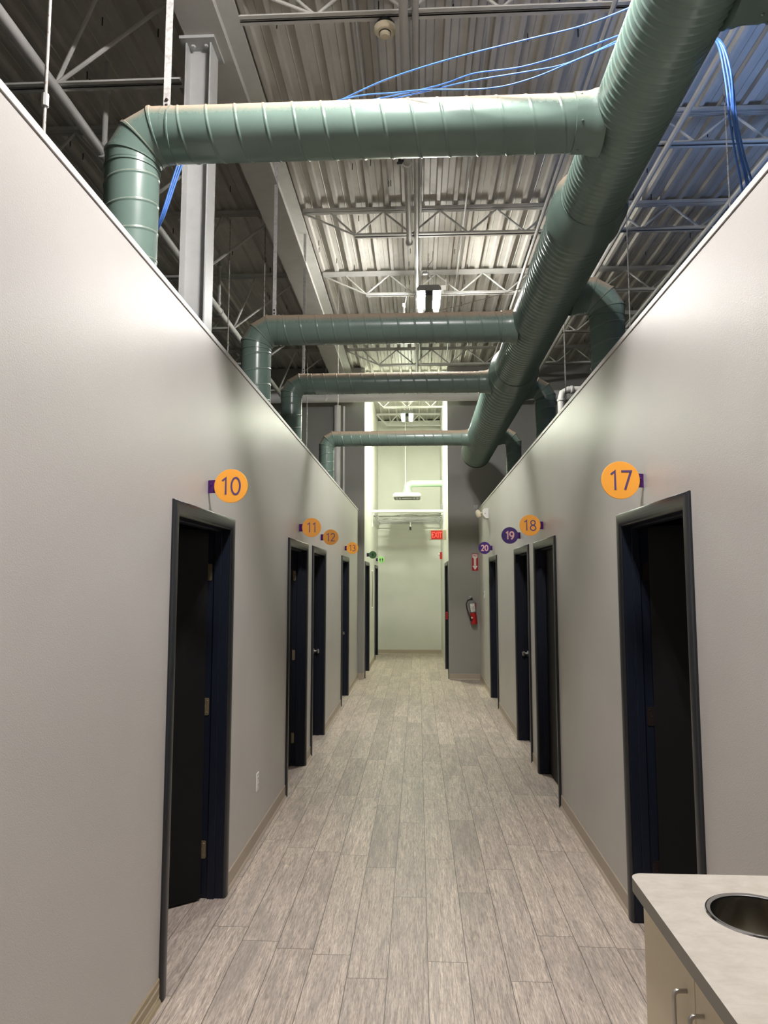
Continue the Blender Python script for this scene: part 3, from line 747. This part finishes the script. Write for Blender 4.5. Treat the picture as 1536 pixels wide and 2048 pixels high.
sign('19', XR, -1, 7.69, 2.238, .090, .026, 'purple', 'numeral_pink', 'dark purple round sign reading 19 on the right wall', .0012)
sign('20', XR, -1, 10.60, 2.238, .090, .026, 'purple', 'numeral_pink', 'bright purple round sign reading 20 near the red arrow sign', .0016)
sign(None, AL, 1, 13.50, 2.245, .072, .045, 'green_dark', None, 'dark green round restroom sign with one person symbol', icon=[(0, True)])
sign(None, AL, 1, 16.55, 2.245, .080, .040, 'green_light', None, 'light green round restroom sign with two person symbols', icon=[(-.32, True), (.36, False)])

# ------------------------------------------------------------------ wall things
ol = thing('wall_outlet', (XL, 4.89, .405), 'white electrical outlet low on the left wall between the first two doors', 'outlet')
MB().box(XL, XL+.006, 4.855, 4.925, .345, .462).build('cover_plate', 'white', ol, bevel=.002)
for z in (.385, .425):
    MB().box(XL+.006, XL+.009, 4.873, 4.907, z-.014, z+.014).build('socket', 'white', ol, bevel=.001)
mb = MB()
for z in (.385, .425): mb.box(XL+.009, XL+.0095, 4.880, 4.883, z-.006, z+.008); mb.box(XL+.009, XL+.0095, 4.896, 4.899, z-.006, z+.008)
mb.build('slot', 'black', ol)

th = thing('thermostat', (XR, 11.95, 1.53), 'small white thermostat on the right wall between the last door and the extinguisher', 'thermostat')
MB().box(XR-.012, XR, 11.92, 11.99, 1.47, 1.585).build('cover', 'white', th, bevel=.004)
MB().box(XR-.014, XR-.012, 11.935, 11.975, 1.53, 1.56).build('display', 'grey', th)

# fire extinguisher hanging on the end wall, slightly tilted
fe = thing('fire_extinguisher', (.99, YE-.075, 1.24), 'red fire extinguisher hanging on the end wall right of the alcove', 'fire extinguisher')
TL = Matrix.Translation((1.0, YE-.075, .985)) @ Matrix.Rotation(radians(-6), 4, 'Y')
def tl(p): return TL @ Vector(p)
ax = (TL.to_3x3() @ Vector((0, 0, 1)))
MB().lathe(tl((0, 0, 0)), ax, [(0, .052), (.006, .057), (.205, .057), (.207, .055)], 28).build('cylinder', 'red', fe, smooth=40)
MB().lathe(tl((0, 0, .205)), ax, [(0, .057), (.16, .057), (.19, .045), (.205, .022), (.22, .02)], 28).build('upper_shell', 'grey', fe, smooth=50)
mb = MB(); nn = 10
arc = [(.0585*sin(a), -.0585*cos(a)) for a in [(-.72 + 1.44*i/nn) for i in range(nn+1)]]
vs = [tl((a, b, .225)) for a, b in arc] + [tl((a, b, .365)) for a, b in arc]
mb.add(vs, [(i, i+1, nn+2+i, nn+1+i) for i in range(nn)]); mb.build('label_sheet', 'white', fe, smooth=60)
mb = MB()
for zz, hw in ((.345, .012), (.31, .028), (.295, .024), (.28, .028), (.262, .026), (.245, .022)):
    a2 = [(.0592*sin(a), -.0592*cos(a)) for a in [hw/.0592*(-1+2*i/6) for i in range(7)]]
    mb.add([tl((a, b, zz)) for a, b in a2] + [tl((a, b, zz+.006)) for a, b in a2], [(i, i+1, 8+i, 7+i) for i in range(6)])
mb.build('label_print', 'grey', fe)
mb = MB(); mb.lathe(tl((0, 0, .42)), ax, [(0, .02), (.03, .022), (.05, .016)], 16); mb.build('valve', 'darkmetal', fe, smooth=40)
mb = MB(); mb.box(-.05, .012, -.012, .012, .485, .495, TL); mb.box(.0, .085, -.012, .012, .47, .48, TL @ Matrix.Rotation(radians(18), 4, 'Y')); mb.box(-.024, -.004, -.01, .01, .47, .51, TL); mb.build('handle', 'chrome', fe, bevel=.002)
mb = MB(); mb.tube([tl(p) for p in ((-.02, 0, .445), (-.07, -.01, .43), (-.105, -.02, .37), (-.10, -.03, .28), (-.075, -.045, .18), (-.06, -.055, .12))], .010, 10); mb.tube([tl((-.064, -.053, .14)), tl((-.052, -.058, .06))], [.012, .014], 10); mb.build('hose', 'black', fe, smooth=60)
MB().lathe(tl((-.035, -.062, .12)), (0, -1, 0), [(0, .016), (.008, .016), (.01, .013)], 16).build('gauge', 'cream', fe, smooth=40)
MB().tube([tl((.057*cos(a*pi/12), .057*sin(a*pi/12), .205)) for a in range(25)], .004, 6, False).build('strap_band', 'black', fe)
MB().box(.96, 1.04, YE-.02, YE, 1.1, 1.36).build('wall_bracket', 'red', fe)

# FIRE arrow sign
fs = thing('fire_arrow_sign', (1.03, YE, 2.09), 'red and white FIRE sign with arrow pointing down above the extinguisher', 'sign')
cx, z0, z1 = 1.030, 1.935, 2.245
MB().box(cx-.056, cx+.056, YE-.003, YE, z0, z1).build('plate', 'red', fs)
mb = MB(); yy = YE-.003
f = lambda p, q, d: (cx+p, d, q)
mb.prism([(-.046, z1-.012), (-.046, z1-.07), (-.02, z1-.092), (-.02, z0+.085), (-.046, z0+.085), (0, z0+.012), (.046, z0+.085), (.02, z0+.085), (.02, z1-.092), (.046, z1-.07), (.046, z1-.012)], yy, yy-.001, f)
mb.build('arrow', 'white', fs)
text_obj('lettering', 'FIRE', .046, 'red', fs, (cx, yy-.002, z1-.042), FACE_NEG_Y, .0006, .82)
ms = text_mesh('EXTINGUISHER', .019, 0.0); ms.transform(Matrix.Translation((cx, yy-.002, (z0+z1)/2-.012)) @ FACE_NEG_Y @ Matrix.Rotation(-pi/2, 4, 'Z'))
ms.materials.clear(); ms.materials.append(M['red']); ms.name = 'lettering'
o = bpy.data.objects.new('lettering', ms); COL.objects.link(o); put(o, fs)

# emergency light at the end of the right wall
el = thing('emergency_light', (XR, 11.3, 2.80), 'white emergency light box with tilted cream lamp head high on the right wall', 'emergency light')
MB().prism([(0, 0), (.045, 0), (.085, .05), (.085, .12), (.07, .155), (0, .155)], 11.10, 11.32, lambda p, q, d: (XR-p, d, 2.725+q)).build('housing', 'white', el, bevel=.004)
MB().lathe((XR-.055, 11.098, 2.80), (0, -1, 0), [(0, .007), (.003, .007)], 12).build('test_button', 'black', el)
MB().lathe((XR-.15, 11.30, 2.845), Vector((.35, -.1, -1)), [(-.03, .02), (0, .038), (.03, .046), (.08, .040), (.09, .03)], 20).build('lamp_head', 'cream', el, smooth=40)
mb = MB(); mb.tube([(XR-.085, 11.25, 2.82), (XR-.14, 11.30, 2.83)], .014, 10); mb.build('arm', 'cream', el)
mb = MB(); mb.box(XR-.205, XR-.15, 11.28, 11.33, 2.90, 2.96); mb.box(XR-.19, XR-.165, 11.285, 11.325, 2.87, 2.90); mb.build('sensor', 'grey', el, bevel=.004)

# ------------------------------------------------------------------ alcove things
ex = thing('exit_sign', (AR, 13.85, 2.65), 'red EXIT sign in a metal box sticking out from the alcove right wall', 'exit sign')
ey, ez = 13.85, 2.645; e0, e1 = AR-.325, AR-.02
MB().box(e0, e1, ey, ey+.05, ez-.098, ez+.098).build('housing', 'cab', ex, bevel=.003)
MB().box(e1, AR, ey-.01, ey+.06, ez-.095, ez+.095).build('mounting_canopy', 'cab', ex, bevel=.003)
MB().box(e0+.032, e1-.055, ey-.003, ey, ez-.085, ez+.085).build('face', 'redlit', ex)
text_obj('lettering', 'EXIT', .155, 'exitglow', ex, ((e0+e1)/2-.01, ey-.005, ez), FACE_NEG_Y, .001, .62)
mb = MB(); mb.prism([(-.018, 0), (.004, .014), (.004, -.014)], ey-.004, ey-.006, lambda p, q, d: (e0+.05+p, d, ez+q)); mb.build('chevron', 'white', ex)

df = thing('air_diffuser', (-.24, 16.1, 3.66), 'square white ceiling diffuser on a pale green duct hanging in the alcove', 'air vent')
zb = 3.625
mb = MB(); hw = .318
def sq(h, z): return [(-.24-h, 16.1-h, z), (-.24+h, 16.1-h, z), (-.24+h, 16.1+h, z), (-.24-h, 16.1+h, z)]
mb.rings([sq(hw-.02, zb), sq(hw, zb+.05), sq(hw-.05, zb+.10), sq(.11, zb+.125)], True); mb.build('hood', 'white', df)
mb = MB()
for h in (.27, .20, .13):
    for sx in (-1, 1): mb.box(-.24-h, -.24+h, 16.1+sx*h-.01, 16.1+sx*h+.01, zb-.006, zb); mb.box(-.24+sx*h-.01, -.24+sx*h+.01, 16.1-h, 16.1+h, zb-.006, zb)
mb.build('louver', 'grey', df)
MB().box(-.24-hw+.02, -.24+hw-.02, 16.1-hw-.001, 16.1-hw+.02, zb+.002, zb+.018).build('edge_slot', 'grey', df)
mb = MB(); mb.lathe((-.24, 16.1, zb+.12), (0, 0, 1), [(0, .10), (.07, .10), (.072, .08), (.10, .08)], 24); mb.build('neck', 'duct_pale', df, smooth=40)
mb = MB(); r = .078; R = .11; O = Vector((-.24+R, 16.1, 3.965-R)); rg = [[(-.24+r*cos(2*pi*q/24), 16.1+r*sin(2*pi*q/24), zb+.20) for q in range(24)]]
rg = []
for a in (180, 165, 135, 105, 90):
    th_ = radians(a); d = Vector((cos(th_), 0, sin(th_))); rg.append([O + d*(R - r*cos(2*pi*q/24)) + Vector((0, 1, 0))*r*sin(2*pi*q/24) for q in range(24)])
mb.rings(rg, False); mb.tube([(-.24, 16.1, zb+.2), (-.24, 16.1, 3.965-R+.005)], r, 24); mb.build('elbow', 'duct_pale', df, smooth=30)
MB().tube([(-.24+R-.01, 16.1, 3.965), (AR, 16.1, 3.965)], r, 24).build('pipe', 'duct_pale', df, smooth=40)
MB().tube([(-.275, 15.95, 3.74), (-.275, 15.95, 5.70)], .008, 8).build('hanging_cord', 'white', df)

sl = thing('slat_grille', (-.21, 15.1, 3.1), 'open slatted white rack over the far hallway with a round front rail', 'rack')
MB().tube([(AL, 15.05, 3.225), (AR, 15.05, 3.225)], .034, 16).build('front_rail', 'pipew', sl, smooth=50)
for i in range(8):
    y = 15.05+i*.30
    mb2 = MB(); mb2.box(AL+.035, AR-.035, y+.05, y+.064, 3.124, 3.139); mb2.build('slat', 'grey', sl)
for x in (AL+.03, AR-.05): 
    MB().box(x, x+.022, 15.0, YB-.002, 3.15, 3.175).build('side_rail', 'pipew', sl)
MB().tube([(AL+.012, 15.05, 3.22), (AL+.012, 15.05, 2.90)], .007, 8).build('end_post', 'pipew', sl)
GS = 'loose grey cables lying on the slatted rack'
rnd = random.Random(3)
for i, lab in enumerate(('loose cable on the rack sagging from the left end', 'loose cable on the rack looping under the middle', 'loose cable on the rack running to the right end', 'loose cable on the rack crossing diagonally')):
    pts = []
    a0, a1 = (-.9, .45) if i % 2 else (.48, -.85)
    for k in range(7):
        t = k/6; pts.append((a0+(a1-a0)*t, 15.2 + i*.42 + rnd.uniform(-.2, .2) + .3*t, 3.165 + (.0 if i != 1 else 0) + rnd.uniform(0, .02)))
    cable(pts, .009, 'copper', lab, GS)
ps = thing('pendant_sprinkler', (-.17, 16.4, 3.05), 'small black-tipped sprinkler hanging under the slatted rack', 'sprinkler')
MB().tube([(-.17, 16.4, 3.10), (-.17, 16.4, 3.0)], .016, 12).build('stem', 'white', ps)
MB().lathe((-.17, 16.4, 3.0), (0, 0, -1), [(0, .022), (.03, .024), (.06, .02), (.075, .032), (.08, .01)], 16).build('head', 'black', ps, smooth=40)

fa = thing('fire_alarm', (AR, 16.4, 2.33), 'small red and white fire alarm on the alcove right wall', 'fire alarm')
MB().box(AR-.05, AR, 16.35, 16.47, 2.25, 2.41).build('housing', 'red', fa, bevel=.004)
MB().lathe((AR-.05, 16.41, 2.36), (-1, 0, 0), [(0, .035), (.03, .03), (.035, .01)], 16).build('strobe', 'white', fa, smooth=40)
bxg = MB().box(AR-.055, AR, 15.75, 15.85, 3.32, 3.44).build('control_box', 'grey', bevel=.004); tagm(bxg, 'small grey box high on the alcove right wall above the exit sign', 'electrical box')
rb = MB().box(AR-.055, AR-.018, 13.005, 13.065, 1.06, 1.19).build('pull_station', 'red', bevel=.005); tagm(rb, 'small red box on the near edge of the alcove right door', 'fire alarm')
vp = thing('wall_conduit', (AR, 14.4, 3.2), 'thin white conduit running down the alcove right wall', 'conduit')
MB().tube([(AR-.012, 14.6, 2.75), (AR-.012, 14.6, 5.4)], .010, 8).build('pipe', 'pipew', vp)
pc = thing('hanging_pull_cord', (AL, 14.95, 1.6), 'thin curved cord with white knobs hung on the alcove left wall', 'cord')
mb = MB(); mb.tube([(AL+.012, 14.95, 1.95), (AL+.022, 14.93, 1.8), (AL+.026, 14.92, 1.55), (AL+.022, 14.93, 1.35), (AL+.014, 14.95, 1.20)], .007, 8); mb.build('cord', 'copper', pc, smooth=50)
for z in (1.96, 1.19): MB().lathe((AL, 14.95, z), (1, 0, 0), [(0, .014), (.02, .02), (.035, .012)], 12).build('knob', 'white', pc, smooth=50)

# ------------------------------------------------------------------ counter and cabinet
CX, CY, CZ = .612, 2.20, .90
hc = Vector((.865, 1.945)); hr = .118
ct = thing('countertop', (.86, 1.2, CZ), 'cream stone-look countertop with grey edge at the lower right', 'countertop')
def counter():
    # outline with rounded outer corner and round hole
    n = 64; y0 = .2; rc = .035
    out = []
    outline = [(XR-.001, y0), (CX, y0)]
    for i in range(9):
        a = pi - i*pi/16; outline.append((CX+rc+rc*cos(a), CY-rc+rc*sin(a)))
    outline += [(XR-.001, CY)]
    import bmesh
    bm = bmesh.new()
    ov = [bm.verts.new((x, y, CZ)) for x, y in outline]
    hv = [bm.verts.new((hc.x+hr*cos(2*pi*k/n), hc.y+hr*sin(2*pi*k/n), CZ)) for k in range(n)]
    eds = [bm.edges.new((ov[i], ov[(i+1) % len(ov)])) for i in range(len(ov))] + [bm.edges.new((hv[i], hv[(i+1) % n])) for i in range(n)]
    bmesh.ops.triangle_fill(bm, edges=eds, use_beauty=True, normal=(0, 0, 1))
    bad = [f for f in bm.faces if (Vector(f.calc_center_median()[:2])-hc).length < hr*.9]
    if bad: bmesh.ops.delete(bm, geom=bad, context='FACES_ONLY')
    me = bpy.data.meshes.new('worktop'); bmesh.ops.recalc_face_normals(bm, faces=bm.faces)
    if bm.faces and bm.faces[:][0].normal.z < 0: bmesh.ops.reverse_faces(bm, faces=bm.faces[:])
    ex_ = bmesh.ops.extrude_face_region(bm, geom=bm.faces[:])
    vs = [g for g in ex_['geom'] if isinstance(g, bmesh.types.BMVert)]
    bmesh.ops.translate(bm, verts=vs, vec=(0, 0, -.038))
    bmesh.ops.recalc_face_normals(bm, faces=bm.faces)
    for f in bm.faces: f.material_index = 0 if abs(f.normal.z) > .5 else 1
    bm.to_mesh(me); bm.free()
    me.materials.append(M['laminate']); me.materials.append(M['edge'])
    o = bpy.data.objects.new('worktop', me); COL.objects.link(o); put(o, ct); return o
counter()
gr = thing('trash_chute_ring', (hc.x, hc.y, CZ), 'round stainless steel trash opening set in the countertop', 'trash opening')
MB().lathe((hc.x, hc.y, CZ), (0, 0, 1), [(.001, hr+.010), (.004, hr+.008), (.005, hr-.001), (.002, hr-.005), (-.002, hr-.006)], 64).v
mb = MB(); n = 64
prof = [(hr+.010, .0005), (hr+.008, .004), (hr+.001, .005), (hr-.004, .002), (hr-.006, -.09), (hr-.008, -.09), (hr-.009, 0.0)]
mb.rings([[(hc.x+r*cos(2*pi*k/n), hc.y+r*sin(2*pi*k/n), CZ+z) for k in range(n)] for r, z in prof], False); mb.build('rim', 'steelrim', gr, smooth=40)

cb = thing('base_cabinet', (.87, 1.2, 0), 'cream base cabinet with wire pull handles under the countertop', 'cabinet')
FX = CX+.032
MB().box(FX+.018, XR-.002, .25, CY-.02, .10, CZ-.20).build('body', 'cab', cb)
mb = MB(); mb.box(FX+.018, FX+.036, .25, CY-.02, CZ-.20, CZ-.039); mb.box(FX+.018, XR-.002, CY-.038, CY-.02, CZ-.20, CZ-.039); mb.box(FX+.018, XR-.002, .25, .27, CZ-.20, CZ-.039); mb.build('frame', 'cab', cb)
MB().box(FX+.07, XR-.002, .25, CY-.05, 0, .10).build('toe_kick', 'cabgap', cb)
def cab_door(y0, y1, hy):
    d = MB().box(FX, FX+.017, y0, y1, .11, CZ-.045).build('door', 'cab', cb, bevel=.0015)
    h = MB(); zt, zb_ = .765, .665; o = .032; r = .0052; c = .012
    pts = [(FX, hy, zt)] + [(FX-o+c*(1-sin(a)), hy, zt-c*(1-cos(a))) for a in [pi/2*i/5 for i in range(6)]]
    pts += [(FX-o+c*(1-cos(a)), hy, zb_+c*(1-sin(a))) for a in [pi/2*i/5 for i in range(6)]] + [(FX, hy, zb_)]
    h.tube(pts, r, 12); h.build('handle', 'chrome', d, smooth=60)
cab_door(1.802, CY-.022, 1.85); cab_door(1.40, 1.798, 1.748); cab_door(1.0, 1.396, 1.35); cab_door(.6, .996, .64)
MB().box(FX+.017, FX+.018, 1.798, 1.802, .11, CZ-.045).build('door_gap', 'cabgap', cb)

# ------------------------------------------------------------------ world, camera, view
w = bpy.data.worlds.new('world'); SC.world = w; w.use_nodes = True
w.node_tree.nodes['Background'].inputs[0].default_value = (0, 0, 0, 1); w.node_tree.nodes['Background'].inputs[1].default_value = 0
cam = bpy.data.cameras.new('camera'); co = bpy.data.objects.new('camera', cam); COL.objects.link(co)
cam.sensor_fit = 'VERTICAL'; cam.sensor_height = 36; cam.lens = 36*1420/2048; cam.clip_start = .02; cam.clip_end = 100
co.location = (0, 0, 1.75); co.rotation_euler = (radians(90+5.55), 0, radians(2.73))
SC.camera = co
SC.view_settings.view_transform = 'Standard'; SC.view_settings.look = 'None'; SC.view_settings.gamma = 1; SC.view_settings.exposure = 0.25
SC.view_settings.use_curve_mapping = False
